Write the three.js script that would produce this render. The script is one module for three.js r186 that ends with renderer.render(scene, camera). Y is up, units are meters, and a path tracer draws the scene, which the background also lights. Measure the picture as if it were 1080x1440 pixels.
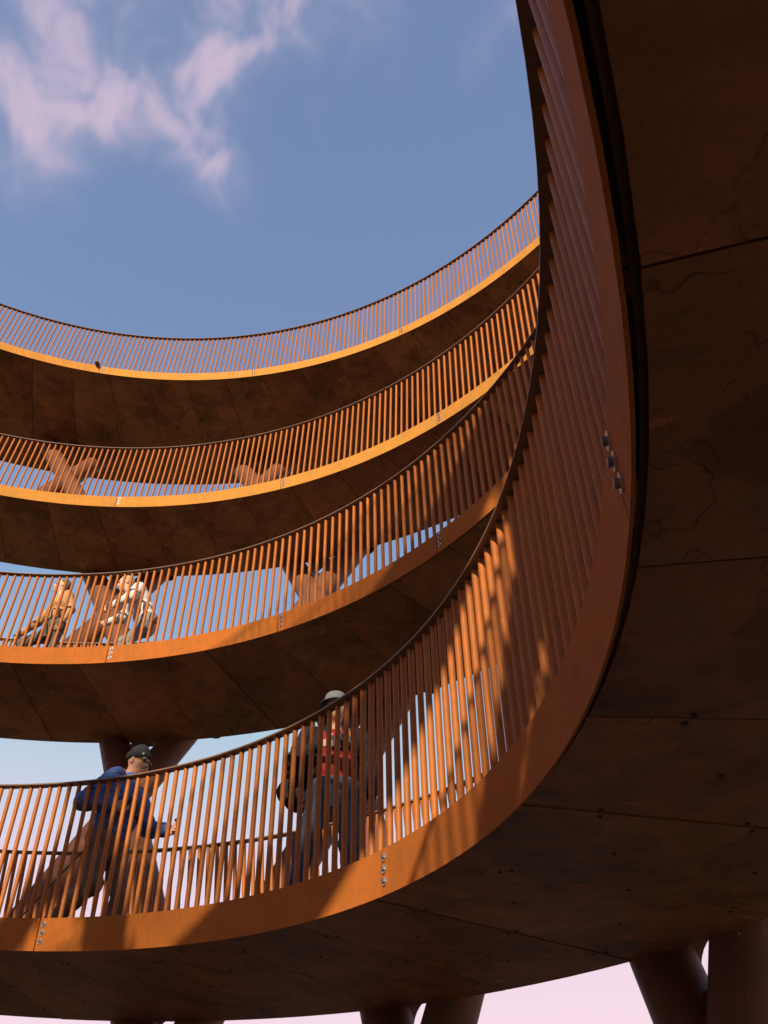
import * as THREE from 'three';
import { mergeGeometries } from 'three/addons/utils/BufferGeometryUtils.js';
import { createNoise2D, createNoise3D } from 'simplex-noise';
import { FontLoader } from 'three/addons/loaders/FontLoader.js';
import { TextGeometry } from 'three/addons/geometries/TextGeometry.js';

// ------------------------------------------------------------------ seed
let seed = 20240611;
const rnd = () => { seed = (seed * 1664525 + 1013904223) >>> 0; return seed / 4294967296; };
const rr = (a, b) => a + (b - a) * rnd();
const noise2 = createNoise2D(rnd), noise3 = createNoise3D(rnd);
const PI = Math.PI, D2R = PI / 180, TAU = PI * 2;
const clamp = (x, a, b) => Math.min(b, Math.max(a, x));
const sstep = (a, b, x) => { const t = clamp((x - a) / (b - a), 0, 1); return t * t * (3 - 2 * t); };
const mix = (a, b, t) => a + (b - a) * t;

// ------------------------------------------------------------------ camera
const EYE = 1.6;
const scene = new THREE.Scene();
const camera = new THREE.PerspectiveCamera(2 * Math.atan(720 / 1337.44) / D2R, 0.75, 0.05, 2000);
{
  const pitch = 0.7906, roll = -0.0379;
  const fw = new THREE.Vector3(0, Math.sin(pitch), -Math.cos(pitch)), up = new THREE.Vector3(0, Math.cos(pitch), Math.sin(pitch)), rt = new THREE.Vector3(1, 0, 0);
  camera.position.set(4.9019, EYE, 1.9811);
  camera.up.copy(up.multiplyScalar(Math.cos(roll)).addScaledVector(rt, -Math.sin(roll)));
  camera.lookAt(camera.position.clone().add(fw));
}

// ------------------------------------------------------------------ sky, sun, exposure
const SKY = .80, SUN_EL = 21.2 * D2R, SUN_AZ = 194.3 * D2R;
const sunDir = new THREE.Vector3(Math.cos(SUN_EL) * Math.sin(SUN_AZ), Math.sin(SUN_EL), -Math.cos(SUN_EL) * Math.cos(SUN_AZ));
{
  const fbm = (x, y, o) => { let s = 0, a = .5, f = 1; for (let i = 0; i < o; i++) { s += a * noise2(x * f + 17.3 * i, y * f - 9.1 * i); f *= 2.03; a *= .56; } return s; };
  // clear-air colour by elevation (degrees), linear light
  const stops = [[-90, .10, .10, .09], [-1, .42, .40, .40], [0, .80, .66, .74], [16, .92, .70, .80], [20, .88, .68, .79], [24, .77, .645, .78], [28, .58, .63, .76], [32, .44, .58, .72], [35, .34, .49, .69], [38, .265, .41, .65], [46, .20, .315, .55], [56, .180, .268, .470], [66, .166, .246, .44], [90, .15, .22, .41]];
  const air = e => { let i = 0; while (i < stops.length - 2 && e > stops[i + 1][0]) i++; const a = stops[i], b = stops[i + 1], t = clamp((e - a[0]) / (b[0] - a[0]), 0, 1); return [mix(a[1], b[1], t), mix(a[2], b[2], t), mix(a[3], b[3], t)]; };
  // cloud fields on a plane overhead, u = x / y, v = z / y; soft banks of thin cloud drifting over the whole sky
  const banks = [[-.25, -.21, .26, .13, 1.1], [-.35, -.34, .10, .11, .95], [-.21, -.37, .08, .08, .95], [-.08, -.30, .09, .05, .9], [-.155, -.46, .035, .06, .75], [-.37, -.47, .06, .06, .4], [.15, -.27, .05, .06, .7], [.11, -.36, .02, .04, .4],
    [.5, .3, .3, .2, .8], [-.8, .4, .35, .25, .9], [.1, .9, .4, .2, .8], [1.3, -.4, .4, .3, .7], [-1.6, -.2, .4, .3, .8]];
  const W = 1440, H = 720, data = new Float32Array(W * H * 4);
  for (let j = 0; j < H; j++) for (let i = 0; i < W; i++) {
    const el = ((j + .5) / H - .5) * PI, az = ((i + .5) / W - .5) * TAU;
    const dy = Math.sin(el), c = Math.cos(el), dx = c * Math.cos(az), dz = c * Math.sin(az);
    let [r, g, b] = air(el / D2R);
    if (dy > .2) {
      const u = dx / dy, v = dz / dy;
      let m = 0; for (const [bu, bv, su, sv, bw] of banks) { const a = (u - bu) / su, d = (v - bv) / sv; m += bw * Math.exp(-(a * a + d * d)); }
      const wx = u + .02 * noise2(u * 9, v * 9 + 40), wy = v + .02 * noise2(u * 9 + 80, v * 9);
      const f = fbm(wx * 7, wy * 5, 7);
      let d = sstep(.08, 1.5, Math.min(m, 1.0) * .85 + f * .8 * (.35 + Math.min(m, 1))) * .80 + .10 * sstep(.1, .9, m);
      const thick = sstep(.3, .95, d + .35 * fbm(wx * 9, wy * 9, 4));
      const cr = mix(.34, .62, thick), cg = mix(.36, .50, thick), cb = mix(.55, .64, thick);
      d = clamp(d, 0, .9);
      r = mix(r, cr, d); g = mix(g, cg, d); b = mix(b, cb, d);
    }
    const k = (j * W + i) * 4; data[k] = r * SKY; data[k + 1] = g * SKY; data[k + 2] = b * SKY; data[k + 3] = 1;
  }
  const sky = new THREE.DataTexture(data, W, H, THREE.RGBAFormat, THREE.FloatType);
  sky.mapping = THREE.EquirectangularReflectionMapping; sky.magFilter = sky.minFilter = THREE.LinearFilter; sky.wrapS = THREE.RepeatWrapping; sky.needsUpdate = true;
  scene.background = sky; scene.environment = sky;
}
const sun = new THREE.DirectionalLight(new THREE.Color().setRGB(1, .85, .60), 5);
sun.position.copy(sunDir).multiplyScalar(80); sun.castShadow = true; sun.shadow.radius = 1;
sun.shadow.mapSize.set(4096, 4096);
Object.assign(sun.shadow.camera, { left: -22, right: 22, top: 26, bottom: -22, near: 1, far: 160 });
sun.target.position.set(0, 8, 0); sun.position.add(sun.target.position);
scene.add(sun, sun.target);
const renderer = new THREE.WebGLRenderer({ antialias: true });
renderer.toneMapping = THREE.LinearToneMapping;
renderer.toneMappingExposure = 1.28;
renderer.shadowMap.enabled = true;

// ------------------------------------------------------------------ textures and materials
function tex(n, fn, srgb) {                                   // fn(u, v) -> [r, g, b] 0..1, tiles (noise on a torus)
  const d = new Uint8Array(n * n * 4);
  for (let j = 0; j < n; j++) for (let i = 0; i < n; i++) { const c = fn(i / n, j / n), k = (j * n + i) * 4; d[k] = 255 * clamp(c[0], 0, 1); d[k + 1] = 255 * clamp(c[1], 0, 1); d[k + 2] = 255 * clamp(c[2], 0, 1); d[k + 3] = 255; }
  const t = new THREE.DataTexture(d, n, n); t.wrapS = t.wrapT = THREE.RepeatWrapping; t.magFilter = THREE.LinearFilter; t.minFilter = THREE.LinearMipmapLinearFilter; t.generateMipmaps = true;
  if (srgb) t.colorSpace = THREE.SRGBColorSpace; t.needsUpdate = true; return t;
}
// tiling fractal noise: blend of two shifted copies near the border
const tn = (u, v, f, s, asp = 1) => {
  const g = (x, y) => noise2(x * f + s, y * f * asp - s * 1.7);
  const bx = sstep(.85, 1, u), by = sstep(.85, 1, v);
  if (!bx && !by) return g(u, v);
  if (!by) return mix(g(u, v), g(u - 1, v), bx);
  if (!bx) return mix(g(u, v), g(u, v - 1), by);
  return mix(mix(g(u, v), g(u - 1, v), bx), mix(g(u, v - 1), g(u - 1, v - 1), bx), by);
};
const tfbm = (u, v, f, s, o, asp) => { let r = 0, a = .55; for (let i = 0; i < o; i++) { r += a * tn(u, v, f, s + 31 * i, asp); f *= 2.1; a *= .55; } return r; };
// rust skin: multiplies the material colour; patches, pitting grain, run-off streaks
const rustMap = tex(1024, (u, v) => {
  const big = tfbm(u, v, 3, 3, 3), mid = tfbm(u, v, 12, 50, 3), fine = tfbm(u, v, 120, 90, 2), streak = tn(u, v, 40, 7, .06) * .5 + tn(u, v, 90, 17, .05) * .35;
  const k = .86 + .06 * big + .05 * mid + .07 * fine + .03 * streak, warm = .03 * mid + .03 * big;
  const pit = sstep(.62, .8, tn(u, v, 70, 222)) * .10;
  const scuff = sstep(.55, .85, tn(u, v, 60, 811, .12) ) * sstep(.35, .7, tn(u, v, 5, 855)) * .10;
  return [k - pit * .5 + scuff, k - warm - pit + scuff, k - warm * 1.6 - pit + scuff];
}, true);
const rustBump = tex(512, (u, v) => { const k = .5 + .22 * tfbm(u, v, 60, 190, 3) + .2 * tfbm(u, v, 10, 140, 2); return [k, k, k]; });
// underside plate: mill scale, water stains with dark rims, fine dark branching lines
const plateMap = tex(1024, (u, v) => {
  const wu = u + .02 * tn(u, v, 5, 400), wv = v + .02 * tn(u, v, 5, 440);
  const big = tfbm(u, v, 2.5, 300, 4), fine = tfbm(u, v, 140, 350, 2), mid = tfbm(u, v, 14, 370, 3);
  const ridge = Math.abs(tfbm(wu, wv, 4, 500, 4)), gate = sstep(.0, .35, tfbm(u, v, 3, 600, 2));
  const line = (1 - sstep(.0, .016, ridge)) * gate * .38;
  const ridge2 = Math.abs(tfbm(wu, wv, 9, 700, 3)), line2 = (1 - sstep(0, .02, ridge2)) * sstep(.05, .4, tfbm(u, v, 4, 760, 2)) * .26;
  const stain = sstep(.15, .3, tfbm(wu, wv, 3, 820, 4)) * .10;
  const scuff = sstep(.74, .9, tn(u, v, 22, 900, .3)) * sstep(.2, .6, tn(u, v, 5, 930)) * .25;
  const k = .80 + .13 * big + .07 * mid + .06 * fine - line - line2 - stain + scuff;
  return [k + .03 * mid, k, k - .02 * mid + scuff * .1];
}, true);
const cloned = (t, ru, rv) => { const c = t.clone(); c.repeat.set(ru, rv); c.needsUpdate = true; return c; };
const rustT = cloned(rustMap, .55, .55), rustB = cloned(rustBump, 1.6, 1.6), barT = cloned(rustMap, 1.1, 1.1), plateT = cloned(plateMap, .28, .28);
const std = (r, g, b, o = {}) => new THREE.MeshStandardMaterial({ color: new THREE.Color().setRGB(r, g, b), roughness: .75, ...o });
const phys = (r, g, b, o = {}) => new THREE.MeshPhysicalMaterial({ color: new THREE.Color().setRGB(r, g, b), roughness: .8, specularIntensity: .35, ...o });   // rust scatters far more than it mirrors
const rust = (r, g, b, o) => phys(r, g, b, { map: rustT, bumpMap: rustB, bumpScale: .0012, roughness: .85, ...o });
const M = {
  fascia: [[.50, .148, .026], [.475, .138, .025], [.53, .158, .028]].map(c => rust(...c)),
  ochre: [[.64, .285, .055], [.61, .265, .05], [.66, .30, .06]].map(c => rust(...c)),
  rail: rust(.25, .155, .115, { map: barT, roughness: .4, specularIntensity: 1 }),
  bar: [[.52, .155, .022], [.48, .142, .021], [.55, .170, .024]].map(c => phys(...c, { map: barT, roughness: .55, specularIntensity: .6 })),
  soffit: [[.45, .180, .088], [.41, .158, .078], [.48, .200, .095], [.43, .186, .092], [.38, .145, .070]]  .map(c => phys(...c, { map: plateT, roughness: .75, bumpMap: rustB, bumpScale: .0008 })),
  tread: std(.16, .08, .05, { map: plateT }),
  tube: rust(.23, .098, .064, { roughness: .6 }),
  flange: rust(.10, .05, .04),
  splice: rust(.40, .11, .02),
  steel: std(.62, .62, .62, { metalness: .9, roughness: .32 }),
  nut: std(.24, .23, .22, { metalness: .8, roughness: .45 }),
  plug: std(.02, .015, .012, { roughness: .6 }),
};

// ------------------------------------------------------------------ object helpers
const used = {};
const numbered = n => { const k = used[n] = (used[n] ?? -1) + 1; return k ? `${n}_${String(k).padStart(3, '0')}` : n; };
function thing(name, label, category, group) { const o = new THREE.Group(); o.name = numbered(name); o.userData = { label, category }; if (group) o.userData.group = group; scene.add(o); return o; }
function part(name, geo, mat, parent, label) { const m = new THREE.Mesh(geo, mat); m.name = name; m.castShadow = m.receiveShadow = true; if (label) m.userData.label = label; parent.add(m); return m; }

// ------------------------------------------------------------------ ground
{
  const grass = tex(512, (u, v) => { const a = tfbm(u, v, 6, 1200, 4), b = tfbm(u, v, 90, 1300, 2), k = .8 + .2 * a + .25 * b; return [k * (1 + .1 * a), k, k * .9]; }, true);
  const g = new THREE.CircleGeometry(900, 96); g.rotateX(-PI / 2); const uv = g.attributes.uv; for (let i = 0; i < uv.count; i++) uv.setXY(i, uv.getX(i) * 600, uv.getY(i) * 600);
  const m = part('ground', g, std(.32, .26, .135, { map: grass, roughness: .95 }), scene); m.userData.kind = 'structure';
  const gravel = tex(512, (u, v) => { const a = tfbm(u, v, 70, 1400, 2), b = tfbm(u, v, 4, 1450, 3), k = .8 + .28 * a + .1 * b; return [k, k * .97, k * .92]; }, true);
  const p = new THREE.CircleGeometry(11, 72); p.rotateX(-PI / 2); p.translate(0, .004, 0); const u2 = p.attributes.uv; for (let i = 0; i < u2.count; i++) u2.setXY(i, u2.getX(i) * 14, u2.getY(i) * 14);
  const q = part('gravel_path', p, std(.11, .095, .075, { map: gravel, roughness: .95 }), scene); q.userData.kind = 'structure';
}

// ------------------------------------------------------------------ the double spiral: shared curves, q in turns
const Q0 = -.62, QEND = [1.42, 1.80], HF = .2548, HR = 1.45, OHR = 1.60;
const hq = q => 3.3378 + 7.5278 * q + .4884 * q * q + .5673 * q ** 3 + EYE;     // fascia bottom above ground
const hj = (j, q) => hq(q);
const rq = q => 6.0461 + 2.6745 * q + 1.2715 * q * q - .5773 * q ** 3;          // inner radius
const wq = (j, q) => 1.9477 - .0845 * q + (j === 1 ? 1.43 * sstep(1.24, 1.33, q) + 4.5 * Math.max(0, Math.min(q, 1.62) - 1.485) : 0);   // walkway width; the top landing is wide
const lean = q => .10 * sstep(.05, .9, q);
const drail = q => .0289 - .0918 * q;                                           // lean of the inner railing
const th = (j, q) => -TAU * q + PI * j;
const P3 = (j, q, R, y) => { const t = th(j, q); return new THREE.Vector3(R * Math.sin(t), y, -R * Math.cos(t)); };
const qAt = (j, k, deg) => .5 * k - deg / 360;
// arc length along the inner edge
const ARC = []; { let s = 0; for (let i = 0; i <= 2600; i++) { const q = -.65 + i * .001; ARC.push(s); s += TAU * rq(q) * .001; } }
const arc = q => { const x = (q + .65) / .001, i = clamp(Math.floor(x), 0, 2599); return mix(ARC[i], ARC[i + 1], x - i); };
const qOfArc = s => { let a = 0, b = 2599; while (b - a > 1) { const m = (a + b) >> 1; if (ARC[m] > s) b = m; else a = m; } return -.65 + (a + (s - ARC[a]) / (ARC[a + 1] - ARC[a])) * .001; };

// sweep a four-cornered section along the spiral; sec(q) -> [[R, y] x 4] counter-clockwise; closed ends
function sweep(j, q0, q1, n, sec, uo = 0, vo = 0, smooth = false) {
  const pos = [], uv = [], idx = [];
  const rows = []; for (let i = 0; i <= n; i++) { const q = q0 + (q1 - q0) * i / n; rows.push({ q, u: arc(q) + uo, c: sec(q) }); }
  const m = rows[0].c.length; let acc = 0;
  for (let e = 0; e < m; e++) {
    const f = (e + 1) % m, base = pos.length / 3, c0 = rows[0].c, len = Math.hypot(c0[f][0] - c0[e][0], c0[f][1] - c0[e][1]);
    for (const w of rows) for (const [k, v] of [[e, acc], [f, acc + len]]) { const p = P3(j, w.q, w.c[k][0], w.c[k][1]); pos.push(p.x, p.y, p.z); uv.push(w.u, v + vo); }
    acc += len;
    for (let i = 0; i < n; i++) { const a = base + i * 2; idx.push(a, a + 1, a + 2, a + 1, a + 3, a + 2); }
  }
  for (const [w, flip] of [[rows[0], 0], [rows[n], 1]]) {
    const base = pos.length / 3; w.c.forEach((c) => { const p = P3(j, w.q, c[0], c[1]); pos.push(p.x, p.y, p.z); uv.push(c[0], c[1]); });
    for (let i = 1; i < m - 1; i++) flip ? idx.push(base, base + i, base + i + 1) : idx.push(base, base + i + 1, base + i);
  }
  const g = new THREE.BufferGeometry(); g.setAttribute('position', new THREE.Float32BufferAttribute(pos, 3)); g.setAttribute('uv', new THREE.Float32BufferAttribute(uv, 2)); g.setIndex(idx); g.computeVertexNormals(); return g;
}
const JQ0 = -20.5 / 360, JQ = 1 / 19;                          // bolted joints: nineteen panels a turn
const LIVE = [[[-.36, .07], [.80, 1.06]], [[.27, .54], [1.33, 1.60]]];   // stretches that face the visitor
const inLive = (j, q, m = 0) => LIVE[j].some(([a, b]) => q > a - m && q < b + m);
const barGeo = new THREE.CylinderGeometry(.0185, .0185, 1, 12, 1, true);
{ const u = barGeo.attributes.uv; for (let i = 0; i < u.count; i++) u.setXY(i, u.getX(i) * .12, u.getY(i) * 1.25); }
const washerGeo = new THREE.CylinderGeometry(.023, .023, .008, 18); washerGeo.rotateX(PI / 2);
const nutGeo = new THREE.CylinderGeometry(.0125, .0125, .013, 6); nutGeo.rotateX(PI / 2); nutGeo.translate(0, 0, .009);
const plugGeo = new THREE.CylinderGeometry(.011, .009, .01, 10);
const UP = new THREE.Vector3(0, 1, 0);

const walkLabels = [
  'rusted steel spiral walkway carrying the man in the blue jacket on its lowest turn',
  'rusted steel spiral walkway carrying the man in the tan jacket and the topmost turn'];
const walks = [];
const STEP = .9, stepQ = [[], []];
for (let j = 0; j < 2; j++) {
  const W = thing('spiral_walkway', walkLabels[j], 'walkway'); walks.push(W);
  const qe = QEND[j];
  // --- inner and outer edge plates, one per bolted length
  for (let n = -12; n < 40; n++) {
    const low = JQ0 + n * JQ < .2; if (low && n % 2) continue;          // the lower turns are made of double lengths
    const a = JQ0 + n * JQ, b = a + (low ? 2 : 1) * JQ; if (b < Q0 || a > qe) continue;
    const g = .0055 / (TAU * rq(a)), q0 = Math.max(Q0, a) + g, q1 = Math.min(qe, b) - g;
    if (q1 - q0 < .004) continue;
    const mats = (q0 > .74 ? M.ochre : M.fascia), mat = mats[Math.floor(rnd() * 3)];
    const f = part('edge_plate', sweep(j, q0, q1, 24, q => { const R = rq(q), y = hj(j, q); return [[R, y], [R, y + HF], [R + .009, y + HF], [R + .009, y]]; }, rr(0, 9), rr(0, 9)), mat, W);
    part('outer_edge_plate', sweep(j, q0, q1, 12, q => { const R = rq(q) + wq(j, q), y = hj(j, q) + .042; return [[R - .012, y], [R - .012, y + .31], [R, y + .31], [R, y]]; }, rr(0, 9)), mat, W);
    // splice behind the joint, stopping short of the plate's top and bottom; three bolts beside the gap
    if (inLive(j, b, .01) && b < qe) {
      const s = part('splice_plate', sweep(j, b - .09 / (TAU * rq(b)), b + .09 / (TAU * rq(b)), 2, q => { const R = rq(q) + .0125, y = hj(j, q); return [[R, y + .045], [R, y + HF - .03], [R + .012, y + HF - .03], [R + .012, y + .045]]; }), M.splice, W);
      for (let k = 0; k < 3; k++) {
        const q = b - .05 / (TAU * rq(b)), p = P3(j, q, rq(q) - .003, hj(j, q) + .072 + k * .066), bo = new THREE.Group();
        const w = part('washer', washerGeo, M.steel, f); w.position.copy(p); w.rotation.y = -th(j, q);
        const u = part('nut', nutGeo, M.nut, f); u.position.copy(p); u.rotation.y = -th(j, q); u.rotation.order = 'YXZ'; u.rotation.z = rr(0, 1);
      }
    }
  }
  // --- steps: flat treads 0.9 m long, and an underside plate below each
  const s0 = arc(qAt(0, 0, 20.8)) - 60 * STEP, treads = [];
  for (let n = 0; n < 260; n++) {
    const a = qOfArc(clamp(s0 + n * STEP, 0, ARC[2599])), b = qOfArc(clamp(s0 + (n + 1) * STEP, 0, ARC[2599])); if (a < Q0 || b > qe) continue;
    const ty = hj(j, b) + .066; stepQ[j].push([a, b, ty]);
    treads.push(sweep(j, a, b, 4, q => { const R = rq(q) + .013, O = rq(q) + wq(j, q) - .013; return [[R, ty - .018], [R, ty], [O, ty], [O, ty - .018]]; }, rr(0, 9)));
    treads.push(sweep(j, b - .00012, b + .00012, 1, q => { const R = rq(q) + .013, O = rq(q) + wq(j, q) - .013; return [[R, ty], [R, ty + .16], [O, ty + .16], [O, ty]]; }));
    const gp = (inLive(j, a, .03) ? .0045 : .004) / (TAU * rq(a)), tilt = rr(-.002, .004);
    const wide = wq(j, (a + b) / 2) > 3, mat = M.soffit[Math.floor(rnd() * 5)];
    const plate = (i0, i1) => part('underside_plate', sweep(j, a + gp, b - gp, 4, q => { const w = wq(j, q), R = rq(q) + (i0 ? w * i0 + .004 : .04), O = rq(q) + w * i1 - (i1 < 1 ? .004 : .022), y = hj(j, q) + .03 + tilt; return [[R, y], [R, y + .01], [O, y + .01], [O, y]]; }, rr(0, 9), rr(0, 9)), mat, W);
    const sp = wide ? plate(0, .86) : plate(0, 1); if (wide) plate(.86, 1);
    // countersunk fixings on the near turn
    if (j === 0 && a < .05 && a > -.36) for (const [fr, e] of [[.18, .03], [.18, -.03], [.52, .03], [.52, -.03], [.85, .03], [.85, -.03], [.34, .45], [.7, .45]]) {
      if (rnd() < .12) continue;
      const q = (e < 0 ? b : a) + e / (TAU * rq(a)), p = P3(j, q, rq(q) + fr * wq(j, q) + rr(-.03, .03), hj(j, q) + .027 + tilt);
      const m = part('fixing', plugGeo, M.plug, sp); m.position.copy(p);
    }
  }
  part('stair_treads', mergeGeometries(treads), M.tread, W);
  part('edge_angle', sweep(j, Q0, qe, 420, q => { const R = rq(q), y = hj(j, q) + .046; return [[R + .0255, y], [R + .0255, y + .008], [R + .12, y + .008], [R + .12, y]]; }), M.tread, W);
  // --- handrails: flat bars
  part('handrail', sweep(j, Q0, qe, 420, q => { const R = rq(q) + drail(q) + .006, y = hj(j, q) + HR; return [[R - .04, y - .012], [R - .04, y], [R + .03, y], [R + .03, y - .012]]; }), M.rail, W);
  part('outer_handrail', sweep(j, Q0, qe, 420, q => { const R = rq(q) + wq(j, q) - .2, y = hj(j, q) + OHR; return [[R - .035, y - .012], [R - .035, y], [R + .035, y], [R + .035, y - .012]]; }), M.rail, W);
  // --- balusters
  const rest = [];
  const bar = (p0, p1, own, mat) => {
    const d = p1.clone().sub(p0), L = d.length(), qn = new THREE.Quaternion().setFromUnitVectors(UP, d.normalize()), mid = p0.clone().add(p1).multiplyScalar(.5);
    qn.multiply(new THREE.Quaternion().setFromAxisAngle(UP, rr(0, TAU)));
    if (own) { const m = part('baluster', barGeo, mat, W); m.position.copy(mid); m.quaternion.copy(qn); m.scale.set(1, L, 1); }
    else { const g = barGeo.clone(); g.applyMatrix4(new THREE.Matrix4().compose(mid, qn, new THREE.Vector3(1, L, 1))); rest.push(g); }
  };
  for (let n = -12; n < 40; n++) {
    const a = JQ0 + n * JQ; if (a + JQ < Q0 || a > qe) continue;
    const cnt = Math.round(TAU * rq(a + JQ / 2) * JQ / .1118), cntO = Math.round(TAU * (rq(a + JQ / 2) + wq(j, a + JQ / 2)) * JQ / .1118);
    for (let i = 0; i < cnt; i++) {
      const q = a + JQ * (i + .5) / cnt; if (q < Q0 || q > qe) continue;
      const R = rq(q) + .034, own = j === 0 ? (q > -.35 && q < -.035) || (q > .83 && q < 1.035) : (q > .29 && q < .505) || (q > 1.347 && q < 1.565);
      const qt = q - lean(q) * 1.33 / (TAU * R);                     // balusters stand square to the slope on the upper turns
      bar(P3(j, q, R, hj(j, q) + .12), P3(j, qt, rq(qt) + drail(qt) + .012, hj(j, qt) + HR - .011), own, M.bar[Math.floor(rnd() * 3)]);
    }
    for (let i = 0; i < cntO; i++) {
      const q = a + JQ * (i + .5) / cntO; if (q < Q0 || q > qe) continue;
      const O = rq(q) + wq(j, q), own = j === 0 ? q > -.165 && q < -.02 : q > .47 && q < .52;
      bar(P3(j, q, O - .03, hj(j, q) + .2), P3(j, q, O - .2, hj(j, q) + OHR - .011), own, M.bar[Math.floor(rnd() * 3)]);
    }
  }
  const rb = part('balusters_far_turns', mergeGeometries(rest), M.bar[0], W); rb.userData.kind = 'stuff';
}
const deckY = (j, q) => { let y = hj(j, q) + .15; for (const [a, b, t] of stepQ[j]) if (q >= a && q < b) y = t; return y; };

// ------------------------------------------------------------------ crossed tubes between the turns
const TR = .205;
function tubeGeo(a, b, r, seg = 28, open = true) {
  const d = b.clone().sub(a), L = d.length(), g = new THREE.CylinderGeometry(r, r, L, seg, 1, open), u = g.attributes.uv;
  for (let i = 0; i < u.count; i++) u.setXY(i, u.getX(i) * TAU * r, u.getY(i) * L);
  g.applyQuaternion(new THREE.Quaternion().setFromUnitVectors(UP, d.normalize())); const m = a.clone().add(b).multiplyScalar(.5); g.translate(m.x, m.y, m.z); return g;
}
const BLAB = {
  '1:0': 'pair of crossed rusted steel tubes behind the man in the blue jacket', '1:-1': 'pair of crossed rusted steel tubes behind the man in the red tee shirt',
  '0:0': 'pair of crossed rusted steel tubes behind the stooping person in white', '0:-1': 'pair of crossed rusted steel tubes behind the bolted joint of the second turn',
  '0:-20': 'pair of crossed rusted steel tubes under the lowest turn below the man in red', '0:-21': 'pair of crossed rusted steel tubes under the lowest turn where it sweeps overhead',
  '1:19': 'pair of crossed rusted steel tubes under the top landing below the brown shoe' };
const BQ = 1 / 18, BQ0 = [1.0012, .4755];                     // eighteen nodes a turn
for (let j = 0; j < 2; j++) for (let n = -30; n < 30; n++) {
  const q = BQ0[j] + n * BQ; if (q < -.30 || q > QEND[j] - .02) continue;
  const lo = 1 - j, ql = q - .5, out = (jj, qq) => rq(qq) + Math.min(wq(jj, qq), 2.3) + .22;
  const grp = thing('cross_brace', BLAB[j + ':' + n] || 'pair of crossed rusted steel tubes behind a railing with nobody standing before it', 'brace', 'crossed support tubes of the spiral tower');
  for (const s of [-1, 1]) {
    const qt = q + s * 3.3 / 360, t = P3(j, qt, out(j, qt), hj(j, qt) + (q > 1.28 ? .03 : .32));
    const qb = ql - (s > 0 ? 10.0 : -5.2) / 360, ground = qb < Q0 + .01, y = ground ? -.05 : Math.max(-.05, hj(lo, qb) + .36), b = P3(lo, qb, out(lo, Math.max(qb, -.62)), y);
    part('tube', tubeGeo(t, b, TR), M.tube, grp);
  }
  // hollow stub that ties the pair to the walkway's outer edge
  const R = out(j, q), y = hj(j, q) - .02; part('stub', tubeGeo(P3(j, q, R - .16, y), P3(j, q, R + .12, y), .20), M.tube, grp);
}

// ------------------------------------------------------------------ people: smooth bodies meshed from distance fields
const V = (x, y, z) => [x, y, z];
const smin = (a, b, k) => { const h = Math.max(k - Math.abs(a - b), 0) / k; return Math.min(a, b) - h * h * k * .25; };
const cap = (a, b, ra, rb = ra) => { const dx = b[0] - a[0], dy = b[1] - a[1], dz = b[2] - a[2], L = dx * dx + dy * dy + dz * dz + 1e-9; return (x, y, z) => { const px = x - a[0], py = y - a[1], pz = z - a[2], t = clamp((px * dx + py * dy + pz * dz) / L, 0, 1); return Math.hypot(px - t * dx, py - t * dy, pz - t * dz) - (ra + (rb - ra) * t); }; };
const ell = (c, r) => { const m = Math.min(...r); return (x, y, z) => { const a = (x - c[0]) / r[0], b = (y - c[1]) / r[1], d = (z - c[2]) / r[2], k = Math.sqrt(a * a + b * b + d * d); return (k - 1) * mix(m, Math.cbrt(r[0] * r[1] * r[2]), .5); }; };
const blend = (list, k) => (x, y, z) => { let d = list[0](x, y, z); for (let i = 1; i < list.length; i++) d = smin(d, list[i](x, y, z), k); return d; };
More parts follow.
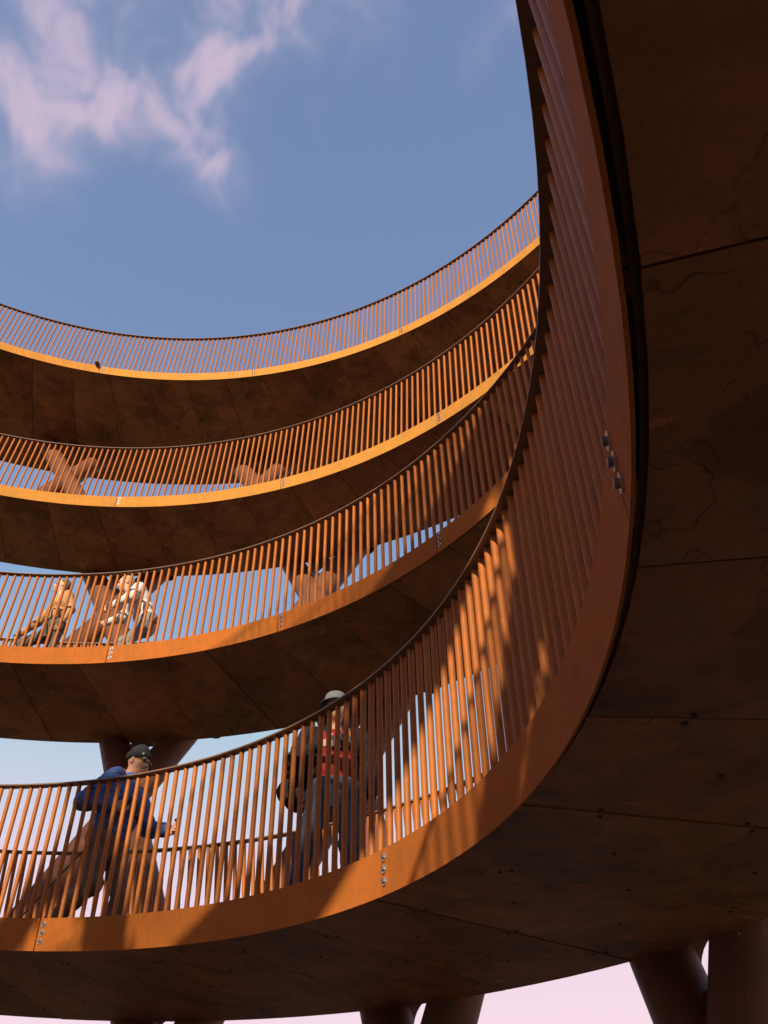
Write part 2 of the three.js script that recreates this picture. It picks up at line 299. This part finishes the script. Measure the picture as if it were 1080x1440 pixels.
function nets(f, lo, hi, c) {
  const n = [0, 1, 2].map(i => Math.ceil((hi[i] - lo[i]) / c) + 1), [nx, ny, nz] = n, val = new Float32Array(nx * ny * nz), id = new Int32Array(nx * ny * nz).fill(-1), pos = [], nor = [], idx = [];
  const at = (i, j, k) => (k * ny + j) * nx + i;
  for (let k = 0; k < nz; k++) for (let j = 0; j < ny; j++) for (let i = 0; i < nx; i++) val[at(i, j, k)] = f(lo[0] + i * c, lo[1] + j * c, lo[2] + k * c);
  const C = []; for (let q = 0; q < 8; q++) C.push([q & 1, (q >> 1) & 1, q >> 2]);
  const E = []; for (let a = 0; a < 8; a++) for (const b of [1, 2, 4]) if (!(a & b)) E.push([a, a | b]);
  for (let k = 0; k < nz - 1; k++) for (let j = 0; j < ny - 1; j++) for (let i = 0; i < nx - 1; i++) {
    const v = C.map(o => val[at(i + o[0], j + o[1], k + o[2])]); let neg = 0; for (const t of v) if (t < 0) neg++; if (!neg || neg === 8) continue;
    let x = 0, y = 0, z = 0, m = 0; for (const [a, b] of E) if ((v[a] < 0) !== (v[b] < 0)) { const t = v[a] / (v[a] - v[b]); x += mix(C[a][0], C[b][0], t); y += mix(C[a][1], C[b][1], t); z += mix(C[a][2], C[b][2], t); m++; }
    const p = [lo[0] + (i + x / m) * c, lo[1] + (j + y / m) * c, lo[2] + (k + z / m) * c]; id[at(i, j, k)] = pos.length / 3; pos.push(...p);
    const e = c * .4, g = [f(p[0] + e, p[1], p[2]) - f(p[0] - e, p[1], p[2]), f(p[0], p[1] + e, p[2]) - f(p[0], p[1] - e, p[2]), f(p[0], p[1], p[2] + e) - f(p[0], p[1], p[2] - e)], l = Math.hypot(...g) || 1; nor.push(g[0] / l, g[1] / l, g[2] / l);
  }
  const quad = (a, b, d, e, flip) => { if (a < 0 || b < 0 || d < 0 || e < 0) return; flip ? idx.push(a, e, d, a, d, b) : idx.push(a, b, d, a, d, e); };
  for (let k = 1; k < nz - 1; k++) for (let j = 1; j < ny - 1; j++) for (let i = 1; i < nx - 1; i++) {
    const s = val[at(i, j, k)] < 0;
    if (s !== val[at(i + 1, j, k)] < 0) quad(id[at(i, j - 1, k - 1)], id[at(i, j, k - 1)], id[at(i, j, k)], id[at(i, j - 1, k)], !s);
    if (s !== val[at(i, j + 1, k)] < 0) quad(id[at(i - 1, j, k - 1)], id[at(i - 1, j, k)], id[at(i, j, k)], id[at(i, j, k - 1)], !s);
    if (s !== val[at(i, j, k + 1)] < 0) quad(id[at(i - 1, j - 1, k)], id[at(i, j - 1, k)], id[at(i, j, k)], id[at(i - 1, j, k)], !s);
  }
  const g = new THREE.BufferGeometry(); g.setAttribute('position', new THREE.Float32BufferAttribute(pos, 3)); g.setAttribute('normal', new THREE.Float32BufferAttribute(nor, 3));
  g.setAttribute('uv', new THREE.Float32BufferAttribute(pos.flatMap((_, i) => i % 3 === 0 ? [pos[i] + pos[i + 2], pos[i + 1]] : []), 2)); g.setIndex(idx); return g;
}
const v3 = a => new THREE.Vector3(...a), ar = v => [v.x, v.y, v.z];
// head in its own frame (face along +z), then placed
function headGeo(P) {
  const parts = [ell(V(0, .025, -.012), [.076, .098, .096]), ell(V(0, -.045, .028), [.058, .068, .066]), ell(V(0, -.085, .055), [.03, .026, .03])];
  const skull = blend(parts, .05), nose = blend([cap(V(0, .018, .088), V(0, -.022, .108), .009, .014), ell(V(.011, -.026, .096), [.011, .009, .012]), ell(V(-.011, -.026, .096), [.011, .009, .012])], .015);
  const brow = cap(V(-.035, .03, .08), V(.035, .03, .08), .012), cheek = blend([ell(V(.042, -.03, .056), [.026, .026, .024]), ell(V(-.042, -.03, .056), [.026, .026, .024])], .01);
  const ears = blend([ell(V(.08, -.008, -.005), [.012, .034, .02]), ell(V(-.08, -.008, -.005), [.012, .034, .02])], .005);
  const sock = [ell(V(.032, .01, .094), [.017, .011, .016]), ell(V(-.032, .01, .094), [.017, .011, .016])], mouth = cap(V(-.024, -.061, .09), V(.024, -.061, .09), .006), lip = cap(V(-.016, -.07, .084), V(.016, -.07, .084), .01);
  const neck = cap(V(0, -.09, -.02), V(0, -.20, -.045), .054, .058);
  const f = (x, y, z) => { let d = smin(skull(x, y, z), brow(x, y, z), .02); d = smin(d, cheek(x, y, z), .03); d = smin(d, neck(x, y, z), .035); for (const s of sock) d = -smin(-d, s(x, y, z), .012); d = smin(d, nose(x, y, z), .012); d = smin(d, ears(x, y, z), .008); d = smin(d, lip(x, y, z), .01); return -smin(-d, mouth(x, y, z), .006); };
  const g = nets(f, [-.11, -.21, -.13], [.11, .14, .14], .0065); g.applyMatrix4(P); return g;
}
// hand: palm, four unequal curled fingers, thumb leaving the side of the palm; d fingers' direction, n palm normal, side +1/-1 where the thumb sits
function handGeo(w, d, n, side, curl) {
  const D = v3(d).normalize(), N = v3(n).addScaledVector(D, -v3(n).dot(D)).normalize(), S = D.clone().cross(N), O = v3(w);
  const pt = (a, b, c) => ar(O.clone().addScaledVector(D, a).addScaledVector(S, b).addScaledVector(N, c)), list = [];
  const palm = []; for (let i = 0; i < 4; i++) palm.push(cap(pt(.0, (i - 1.5) * .012, 0), pt(.085, (i - 1.5) * .021, .003), .015, .0125));
  list.push(blend(palm, .012));
  [[.045, .028, .022], [.049, .031, .023], [.046, .029, .022], [.036, .022, .019]].forEach((L, i) => { const fi = side > 0 ? 3 - i : i; let a = .087 - (i === 3 ? .008 : 0), c = .003, t = 0; const b = (fi - 1.5) * .0215; L.forEach((l, k) => { const t1 = t + curl * [.9, 1.2, .8][k], a1 = a + l * Math.cos(t1), c1 = c + l * Math.sin(t1); list.push(cap(pt(a, b, c), pt(a1, b, c1), .0098 - k * .0008, .0092 - k * .001)); a = a1; c = c1; t = t1; }); });
  list.push(blend([cap(pt(.02, side * .026, .006), pt(.055, side * .046, .022), .015, .011), cap(pt(.055, side * .046, .022), pt(.08, side * .03, .022 + .03 * curl), .0105, .009)], .01));
  list.push(cap(pt(-.06, 0, 0), pt(.01, 0, 0), .024, .023));
  const f = blend(list, .006), lo = [1e9, 1e9, 1e9], hi = [-1e9, -1e9, -1e9];
  for (const a of [-.09, .2]) for (const b of [-.08, .08]) for (const c of [-.05, .12]) pt(a, b, c).forEach((t, i) => { lo[i] = Math.min(lo[i], t); hi[i] = Math.max(hi[i], t); });
  return nets(f, lo, hi, .0058);
}
const cloth = (r, g, b, o) => std(r, g, b, { roughness: .9, ...o });
const bounds = (J, keys, m) => { const lo = [1e9, 1e9, 1e9], hi = [-1e9, -1e9, -1e9]; for (const k of keys) J[k].forEach((t, i) => { lo[i] = Math.min(lo[i], t - m); hi[i] = Math.max(hi[i], t + m); }); return [lo, hi]; };
const ARMS = ['shL', 'elL', 'wrL', 'shR', 'elR', 'wrR'], LEGS = ['hpL', 'knL', 'anL', 'hpR', 'knR', 'anR'];
function torso(J, g) {       // list of fields for the trunk, inflated by g
  const mid = J.pel.map((t, i) => (t + J.che[i]) / 2), sh = (s, k) => J.che.map((t, i) => mix(t, J[s][i], k));
  return [cap(J.hpL.map((t, i) => mix(t, J.pel[i], .35)), J.hpR.map((t, i) => mix(t, J.pel[i], .35)), .115 + g), cap(V(mid[0] - .06, mid[1], mid[2]), V(mid[0] + .06, mid[1], mid[2]), .108 + g), cap(V(J.che[0] - .075, J.che[1], J.che[2]), V(J.che[0] + .075, J.che[1], J.che[2]), .118 + g), cap(sh('shL', .8), sh('shR', .8), .062 + g), cap(J.che, J.nec, .10 + g, .055 + g * .5)];
}
function person(o) {
  const J = o.J, G = thing('person', o.label, 'person'), skin = std(...o.skin, { roughness: .6 });
  // skin: one continuous body
  const P = new THREE.Matrix4().compose(v3(J.head), new THREE.Quaternion().setFromEuler(new THREE.Euler(o.look[0], o.look[1], o.look[2] || 0, 'YXZ')), new THREE.Vector3(1, 1, 1));
  const neckTop = ar(new THREE.Vector3(0, -.17, -.035).applyMatrix4(P));
  const bodyF = blend([...torso(J, -.02), cap(J.nec, neckTop, .056, .054), ...['L', 'R'].flatMap(s => [cap(J['sh' + s], J['el' + s], .044, .036), cap(J['el' + s], J['wr' + s], .036, .024), cap(J['hp' + s], J['kn' + s], .075, .05), cap(J['kn' + s], J['an' + s], .05, .036)])], .045);
  const [lo, hi] = bounds(J, ['pel', 'che', 'nec', ...ARMS, ...LEGS], .16);
  part('body', mergeGeometries([nets(bodyF, lo, hi, .02), headGeo(P), handGeo(J.wrL, o.handL[0], o.handL[1], o.handL[2], o.handL[3]), handGeo(J.wrR, o.handR[0], o.handR[1], o.handR[2], o.handR[3])]), skin, G);
  const hm = (name, geo, mat) => { geo.applyMatrix4(P); return part(name, geo, mat, G); };
  for (const s of [-1, 1]) { const e = new THREE.SphereGeometry(.0105, 12, 8); e.translate(s * .032, .009, .0835); hm('eye', e, std(.03, .022, .018, { roughness: .2 })); }
  // trousers
  const lean = (a, b, t) => a.map((x, i) => mix(x, b[i], t));
  const trF = blend([cap(J.hpL, J.hpR, .12), cap(lean(J.hpL, J.pel, .5), lean(J.hpR, J.pel, .5), .125), ...['L', 'R'].flatMap(s => [cap(J['hp' + s], J['kn' + s], .096, .07), cap(J['kn' + s], lean(J['kn' + s], J['an' + s], .93), .068, .062)])], .05);
  const waist = J.pel[1] + .10, tl = bounds(J, ['pel', ...LEGS], .17);
  part('trousers', nets((x, y, z) => Math.max(trF(x, y, z) + .007 * noise3(x * 9, y * 7, z * 9) + .004 * noise3(x * 22, y * 16, z * 22), y - waist), tl[0], tl[1], .0135), o.trousers, G);
  for (const s of ['L', 'R']) {
    const a = v3(J['an' + s]), toe = v3(o.toes[s]), d = toe.clone().sub(a); d.y = toe.y - a.y; const heel = a.clone().addScaledVector(new THREE.Vector3(d.x, 0, d.z).normalize(), -.045); heel.y -= .045;
    const f = blend([cap(ar(heel), ar(toe), .042, .036), cap(ar(a), ar(heel), .045, .042), cap(ar(a), ar(a.clone().lerp(toe, .6)), .045, .036)], .03);
    const c = ar(a.clone().lerp(toe, .45)); part('shoe', nets(f, c.map(t => t - .22), c.map(t => t + .22), .011), o.shoes, G);
  }
  // upper garment
  const jk = o.jacket, g = jk.g, upF = blend([...torso(J, g), ...['L', 'R'].flatMap(s => [cap(J['sh' + s], J['el' + s], .062 + g * .7, .052 + g * .6), cap(J['el' + s], lean(J['el' + s], J['wr' + s], .93), .051 + g * .6, .038 + g * .4)])], .05);
  const [jl, jh] = bounds(J, ['pel', 'che', 'nec', ...ARMS], .19), hem = J.pel[1] + jk.hem;
  const collar = cap(lean(J.nec, neckTop, -.1), lean(J.nec, neckTop, jk.collar), .075, .072), hole = cap(lean(J.nec, neckTop, .25), lean(J.nec, neckTop, 1.6), .06, .06);
  const armD = blend(['L', 'R'].flatMap(s => [cap(J['sh' + s], J['el' + s], .06), cap(J['el' + s], J['wr' + s], .05)]), .02);
  const quilt = jk.quilt || 0;
  const upper = (x, y, z) => { let d = smin(upF(x, y, z), collar(x, y, z), .03); d += (jk.fold || 1) * (.008 * noise3(x * 8, y * 8, z * 8) + .004 * noise3(x * 20, y * 20, z * 20)); if (quilt) d -= quilt * Math.sqrt(Math.abs(Math.sin(PI * y / .05))); d = Math.max(d, -hole(x, y, z)); const h = armD(x, y, z) > .03 ? hem - y : -1; return Math.max(d, h); };
  if (jk.under) {
    const open = (x, y, z) => { const cx = mix(J.pel[0], J.che[0], clamp((y - J.pel[1]) / .4, 0, 1)), cz = mix(J.pel[2], J.che[2], clamp((y - J.pel[1]) / .4, 0, 1)); return Math.max(Math.abs(x - cx) - mix(.155, .115, clamp((y - J.pel[1]) / .5, 0, 1)), cz - z + .03); };
    part('jacket', nets((x, y, z) => Math.max(upper(x, y, z), -open(x, y, z)), jl, jh, .0135), jk.mat, G);
    const shF = blend(torso(J, g - .022), .05), sl = bounds(J, ['pel', 'che', 'nec'], .18);
    part('tee_shirt', nets((x, y, z) => Math.max(shF(x, y, z) + .004 * noise3(x * 14, y * 9, z * 14), J.pel[1] - .02 - y, -hole(x, y, z)), sl[0], sl[1], .0135), jk.under, G);
  } else part('jacket', nets(upper, jl, jh, .0135), jk.mat, G);
  if (jk.trim) for (const s of ['L', 'R']) { const a = lean(J['el' + s], J['wr' + s], .86), b = lean(J['el' + s], J['wr' + s], 1.0); part('cuff', tubeGeo(v3(a), v3(b), .043, 18, false), jk.trim, G); }
  return { G, P, hm };
}
function place(G, j, k, deg, w, turn, dy = 0) { const q = qAt(j, k, deg), p = P3(j, q, rq(q) + w, deckY(j, q) + dy); G.position.copy(p); G.rotation.y = turn * D2R; G.updateMatrixWorld(true); return G; }
// a thing held by a person: built in the person's frame, then set down in the scene at that place
function held(name, label, category, G) { const o = thing(name, label, category); o.position.copy(G.position); o.rotation.copy(G.rotation); o.scale.copy(G.scale); return o; }
function rod(a, b, r0, r1, seg = 10) { const A = v3(a), B = v3(b), d = B.clone().sub(A), g = new THREE.CylinderGeometry(r1, r0, d.length(), seg); g.applyQuaternion(new THREE.Quaternion().setFromUnitVectors(UP, d.clone().normalize())); const m = A.add(B).multiplyScalar(.5); g.translate(m.x, m.y, m.z); return g; }
function ribbon(pts, w, t, n = 40) { const c = new THREE.CatmullRomCurve3(pts.map(p => v3(p))), s = new THREE.Shape(); s.moveTo(-t, -w); s.lineTo(t, -w); s.lineTo(t, w); s.lineTo(-t, w); return new THREE.ExtrudeGeometry(s, { steps: n, extrudePath: c, bevelEnabled: false }); }
const black = std(.018, .018, .02, { roughness: .5 }), darkGrey = std(.07, .07, .075, { roughness: .6 });
const weave = (n, a) => { const t = tex(128, (u, v) => { const k = 1 - a + a * (.5 + .25 * Math.sin(u * TAU * 16) + .25 * Math.sin(v * TAU * 16)) + .1 * tn(u, v, 8, n); return [k, k, k]; }, true); t.repeat.set(6, 6); return t; };

// --- man with hiking poles on the lowest turn
{
  const J = { pel: V(0, .94, -.01), che: V(0, 1.29, .06), nec: V(0, 1.46, .10), head: V(0, 1.635, .155), shL: V(.19, 1.41, .09), elL: V(.26, 1.13, .2), wrL: V(.20, 1.05, .44), shR: V(-.19, 1.41, .07), elR: V(-.29, 1.17, -.12), wrR: V(-.20, 1.13, .12),
    hpL: V(.095, .91, 0), knL: V(.11, .48, .13), anL: V(.11, .03, .05), hpR: V(-.095, .91, -.02), knR: V(-.11, .52, .0), anR: V(-.12, .24, -.34) };
  const quiltTex = tex(256, (u, v) => { const k = .82 + .18 * Math.sqrt(Math.abs(Math.sin(v * PI * 5))) + .05 * tn(u, v, 20, 77); return [k, k, k]; }, true); quiltTex.repeat.set(4, 4);
  const r = person({ label: 'man in a blue quilted jacket and black beanie walking with hiking poles', J, skin: [.52, .26, .17], look: [.30, -.12], toes: { L: V(.12, -.06, .19), R: V(-.13, .04, -.24) },
    handL: [V(-.05, -.15, 1), V(-1, 0, -.1), 1, 1.25], handR: [V(.1, .05, 1), V(1, .05, -.1), -1, 1.25],
    trousers: cloth(.20, .135, .105, { map: weave(3, .2) }), shoes: cloth(.12, .11, .10), jacket: { g: .026, hem: .0, collar: .55, quilt: .007, mat: cloth(.055, .115, .36, { map: quiltTex, roughness: .6 }), trim: cloth(.015, .02, .045) } });
  // beanie: knitted dome with a turned-up band
  const dome = new THREE.SphereGeometry(1, 28, 18, 0, TAU, 0, PI * .56); dome.scale(.091, .132, .109); dome.translate(0, .042, -.012); dome.rotateX(-.12);
  const knit = tex(128, (u, v) => { const k = .75 + .25 * Math.abs(Math.sin(u * PI * 24)) + .08 * tn(u, v, 12, 5); return [k, k, k]; }, true); knit.repeat.set(3, 1);
  const bn = r.hm('beanie', dome, cloth(.014, .014, .018, { map: knit }));
  const band = new THREE.TorusGeometry(.088, .014, 10, 36); band.scale(1, 1.17, 2.4); band.rotateX(PI / 2); band.translate(0, .05, -.014); band.rotateX(-.12); r.hm('beanie_band', band, cloth(.02, .02, .026, { map: knit }));
  const em = new THREE.CylinderGeometry(.011, .011, .004, 14); em.rotateX(PI / 2); em.rotateY(-.75); em.translate(-.068, .058, .078); r.hm('emblem', em, std(.35, .35, .36));
  const gl = []; for (const s of [-1, 1]) { const l = new THREE.SphereGeometry(.024, 16, 10); l.scale(1, .72, .18); l.translate(s * .033, .008, .106); gl.push(l); }
  r.hm('sunglasses', mergeGeometries([...gl, rod(V(-.012, .012, .11), V(.012, .012, .11), .003, .003), rod(V(.055, .014, .1), V(.079, .012, .0), .003, .003), rod(V(-.055, .014, .1), V(-.079, .012, .0), .003, .003)].map(g => { const q = g.index ? g.toNonIndexed() : g; return q; })), std(.02, .014, .012, { roughness: .15 }));
  r.G.scale.setScalar(1.05); place(r.G, 0, 0, 22.2, .43, 74);
  const pole = (lab, a, b) => { const o = held('hiking_pole', lab, 'hiking pole', r.G), A = v3(a), B = v3(b), d = A.clone().sub(B).normalize(); part('shaft', rod(ar(B), ar(A), .006, .0085), std(.05, .055, .065, { metalness: .5, roughness: .4 }), o); part('grip', rod(ar(A.clone().addScaledVector(d, -.07)), ar(A.clone().addScaledVector(d, .075)), .0145, .0165, 14), black, o); const k = new THREE.SphereGeometry(.021, 14, 10); k.scale(1, .6, 1.2); const t = A.clone().addScaledVector(d, .08); k.translate(t.x, t.y, t.z); part('knob', k, black, o); const bk = B.clone().addScaledVector(d, .05); part('basket', rod(ar(bk), ar(bk.clone().addScaledVector(d, .008)), .03, .02, 16), black, o); };
  pole('dark hiking pole trailing from the near hand of the man in blue', V(-.165, 1.13, .205), V(-.24, .16, -.62));
  pole('dark hiking pole held upright in the far hand of the man in blue', V(.165, 1.03, .525), V(.175, -.12, .56));
  const o = held('binoculars', 'small dark binoculars hanging on the chest of the man in blue', 'binoculars', r.G);
  for (const s of [-1, 1]) part('barrel', rod(V(.01 + s * .026, 1.10, .225), V(.01 + s * .022, 1.215, .225), .024, .017, 16), black, o);
  part('hinge', rod(V(-.015, 1.15, .225), V(.035, 1.15, .225), .01, .01), darkGrey, o);
  part('strap', ribbon([V(-.015, 1.21, .225), V(-.05, 1.36, .20), V(-.075, 1.47, .12)], .006, .0015), black, o); part('strap', ribbon([V(.035, 1.21, .225), V(.06, 1.36, .20), V(.075, 1.47, .12)], .006, .0015), black, o);
}
// --- man with a camera on the lowest turn
{
  const J = { pel: V(0, .95, 0), che: V(0, 1.31, -.01), nec: V(0, 1.48, -.02), head: V(.0, 1.665, .02), shL: V(.2, 1.43, -.02), elL: V(.29, 1.14, -.05), wrL: V(.27, .90, .04), shR: V(-.2, 1.43, -.02), elR: V(-.32, 1.17, .02), wrR: V(-.125, 1.215, .215),
    hpL: V(.095, .92, 0), knL: V(.11, .5, .06), anL: V(.11, .08, .0), hpR: V(-.095, .92, 0), knR: V(-.20, .5, .05), anR: V(-.31, .09, -.06) };
  const red = cloth(.36, .022, .022, { map: weave(9, .15) });
  const r = person({ label: 'man in a red tee shirt, open dark jacket and grey sun hat', J, skin: [.56, .30, .20], look: [.12, .1], toes: { L: V(.14, .03, .17), R: V(-.36, .035, .10) },
    handL: [V(0, -1, .15), V(-1, 0, .2), 1, .45], handR: [V(1, .05, .35), V(0, -.2, -1), 1, .7],
    trousers: cloth(.075, .115, .195, { map: weave(12, .3) }), shoes: cloth(.06, .05, .045), jacket: { g: .016, hem: -.02, collar: .3, mat: cloth(.009, .009, .014, { roughness: .85 }), under: red } });
  const hatM = cloth(.17, .17, .20, { map: weave(21, .2) });
  const crown = new THREE.LatheGeometry([[0, .135], [.05, .132], [.078, .115], [.088, .08], [.095, .045], [.1, .04]].map(p => new THREE.Vector2(...p)), 32); crown.scale(1, 1, 1.14); crown.translate(0, .0, -.012); crown.rotateX(-.06); r.hm('hat', crown, hatM);
  const brim = new THREE.LatheGeometry([[.094, .048], [.115, .034], [.135, .014], [.137, .010], [.115, .028], [.096, .04]].map(p => new THREE.Vector2(...p)), 36); brim.scale(1, 1, 1.1); brim.translate(0, .0, -.005); brim.rotateX(-.06); r.hm('hat_brim', brim, hatM);
  const font = await new FontLoader().loadAsync('fonts/droid/droid_sans_bold.typeface.json');
  const tg = new TextGeometry('I N', { font, size: .055, depth: .006, curveSegments: 3, bevelEnabled: false }); tg.center(); tg.translate(.0, 1.345, .118); part('lettering', tg, cloth(.8, .8, .8), r.G);
  place(r.G, 0, 0, 45.2, .55, 8);
  const c = held('camera', 'black camera held at the chest of the man in red', 'camera', r.G);
  const body = new THREE.BoxGeometry(.135, .09, .06); body.translate(.03, 1.20, .26); part('body', body, black, c);
  const hump = new THREE.CylinderGeometry(.022, .036, .03, 4); hump.rotateY(PI / 4); hump.translate(.03, 1.258, .262); part('prism', hump, black, c);
  part('lens', rod(V(.035, 1.20, .285), V(.045, 1.19, .375), .037, .034, 22), darkGrey, c); part('lens_glass', rod(V(.045, 1.19, .376), V(.0452, 1.19, .379), .028, .028, 22), std(.02, .02, .03, { roughness: .05 }), c);
  part('strap', ribbon([V(-.035, 1.23, .262), V(-.075, 1.35, .17), V(-.08, 1.47, .05), V(-.04, 1.53, -.05)], .015, .0015), std(.02, .03, .06), c);
  part('strap', ribbon([V(.095, 1.23, .262), V(.10, 1.35, .16), V(.085, 1.47, .05), V(.04, 1.53, -.05)], .018, .0015), std(.65, .19, .01, { roughness: .7 }), c, 'orange neck strap');
  const b = held('backpack', 'dark grey backpack slung behind the right side of the man in red', 'backpack', r.G);
  const bf = blend([ell(V(-.22, 1.13, -.22), [.13, .25, .13]), cap(V(-.31, 1.0, -.18), V(-.30, 1.2, -.18), .075)], .06);
  part('pack', nets((x, y, z) => bf(x, y, z) + .012 * noise3(x * 8, y * 8, z * 8) + .005 * noise3(x * 22, y * 22, z * 22), [-.58, .76, -.44], [-.06, 1.46, .02], .015), cloth(.022, .022, .028), b);
  const pf = ell(V(-.36, 1.0, -.12), [.065, .10, .075]); part('pocket', nets((x, y, z) => pf(x, y, z) + .008 * noise3(x * 12, y * 12, z * 12), [-.55, .84, -.26], [-.31, 1.16, 0], .013), cloth(.016, .016, .02), b);
  part('strap', ribbon([V(-.33, 1.36, -.2), V(-.22, 1.53, -.09), V(-.18, 1.47, .09), V(-.24, 1.2, .12), V(-.30, 1.02, -.1)], .02, .003), black, b);
}
// --- man in tan jacket on the second turn
{
  const J = { pel: V(0, .95, 0), che: V(0, 1.31, .02), nec: V(0, 1.48, .02), head: V(0, 1.665, .055), shL: V(.19, 1.43, .0), elL: V(.25, 1.15, -.06), wrL: V(.25, .90, .02), shR: V(-.19, 1.43, .02), elR: V(-.34, 1.19, .12), wrR: V(-.50, .99, .26),
    hpL: V(.095, .92, 0), knL: V(.10, .5, .02), anL: V(.10, .08, -.06), hpR: V(-.095, .92, 0), knR: V(-.17, .63, .30), anR: V(-.18, .24, .22) };
  const r = person({ label: 'grey haired man in a tan jacket climbing the second turn', J, skin: [.62, .36, .26], look: [-.05, -.35], toes: { L: V(.11, .03, .13), R: V(-.21, .2, .40) },
    handL: [V(0, -1, .2), V(-1, 0, .2), 1, .7], handR: [V(-.4, -.8, .3), V(.6, -.4, -.4), -1, 1.0],
    trousers: cloth(.17, .125, .105, { map: weave(31, .25) }), shoes: cloth(.05, .045, .04), jacket: { g: .006, hem: -.0, collar: .35, fold: .6, mat: cloth(.50, .27, .13, { map: weave(33, .12) }) } });
  const hf = blend([ell(V(0, .035, -.03), [.082, .102, .098])], .02); const hair = nets((x, y, z) => Math.max(hf(x, y, z) + .003 * noise3(x * 60, y * 40, z * 60), z - .035 + Math.max(0, .06 - y) * .5, -.06 - y), [-.11, -.1, -.15], [.11, .16, .09], .007); r.hm('hair', hair, cloth(.13, .10, .08));
  const bl = nets((x, y, z) => Math.abs(Math.hypot((x - 0) / 1.25, z) - .116) - .008 + Math.max(0, Math.abs(y - 1.03) - .018), [-.2, .98, -.18], [.2, 1.08, .2], .01); part('belt', bl, black, r.G);
  place(r.G, 1, 1, 2.2, .62, -45);
  const p = held('hiking_pole', 'thin dark hiking pole in the hand of the man in tan jacket', 'hiking pole', r.G); part('shaft', rod(V(-.60, -.02, .36), V(-.555, .96, .31), .006, .008), std(.05, .05, .055, { roughness: .4 }), p); part('grip', rod(V(-.557, .90, .313), V(-.55, 1.0, .305), .014, .016, 12), black, p);
}
// --- stooping person in white on the second turn
{
  const J = { pel: V(0, .93, -.05), che: V(0, 1.24, .12), nec: V(0, 1.38, .22), head: V(0, 1.50, .34), shL: V(.18, 1.34, .17), elL: V(.25, 1.10, .26), wrL: V(.22, .93, .45), shR: V(-.18, 1.34, .17), elR: V(-.24, 1.10, .28), wrR: V(-.2, .93, .48),
    hpL: V(.095, .9, -.04), knL: V(.11, .52, .16), anL: V(.11, .09, .02), hpR: V(-.095, .9, -.04), knR: V(-.12, .6, .24), anR: V(-.12, .24, .2) };
  const r = person({ label: 'stooping person in a loose white shirt climbing the second turn', J, skin: [.62, .36, .27], look: [.30, -.1], toes: { L: V(.12, .03, .2), R: V(-.13, .2, .38) },
    handL: [V(-.1, -.5, .8), V(-1, -.2, 0), 1, .8], handR: [V(.1, -.5, .8), V(1, -.2, 0), -1, .8],
    trousers: cloth(.30, .29, .31, { map: weave(41, .25) }), shoes: cloth(.2, .19, .18), jacket: { g: .026, hem: -.14, collar: .2, fold: .45, mat: cloth(.74, .70, .70, { map: weave(43, .06) }) } });
  const hf = ell(V(0, .03, -.025), [.088, .105, .104]); r.hm('hair', nets((x, y, z) => Math.max(hf(x, y, z) + .004 * noise3(x * 50, y * 30, z * 50), z - .04 + Math.max(0, .07 - y) * .7, -.11 - y), [-.12, -.14, -.16], [.12, .16, .09], .008), cloth(.46, .30, .17));
  place(r.G, 1, 1, 11.6, .60, -66);
}
// --- two small things on the top turn
{
  const q = qAt(1, 3, -8.3), G = thing('shoe_tip', 'dark brown shoe with pale collar poking out between balusters of the top turn', 'shoe');
  const f = blend([ell(V(0, 0, -.03), [.055, .045, .1]), ell(V(0, .0, -.1), [.045, .035, .06])], .03);
  part('shoe_upper', nets(f, [-.09, -.08, -.2], [.09, .08, .12], .01), cloth(.06, .022, .014, { roughness: .5 }), G); const c = new THREE.TorusGeometry(.042, .016, 10, 24); c.rotateX(PI / 2); c.translate(0, .035, .05); part('collar', c, cloth(.7, .62, .58), G);
  G.position.copy(P3(1, q, rq(q) - .015, hq(q) + HF + .03)); G.rotation.order = 'YXZ'; G.rotation.set(-.55, PI - th(1, q), 0);
  const q2 = qAt(1, 3, 42.3), B = thing('white_box', 'small white box standing at the foot of the top railing', 'box');
  const g = new THREE.BoxGeometry(.075, .085, .05); part('case', g, cloth(.8, .76, .78), B); const lid = new THREE.BoxGeometry(.079, .014, .054); lid.translate(0, .05, 0); part('lid', lid, cloth(.75, .72, .74), B);
  B.position.copy(P3(1, q2, rq(q2) + .075, hq(q2) + HF + .03)); B.rotation.y = -th(1, q2);
}

// ------------------------------------------------------------------ end
renderer.render(scene, camera);
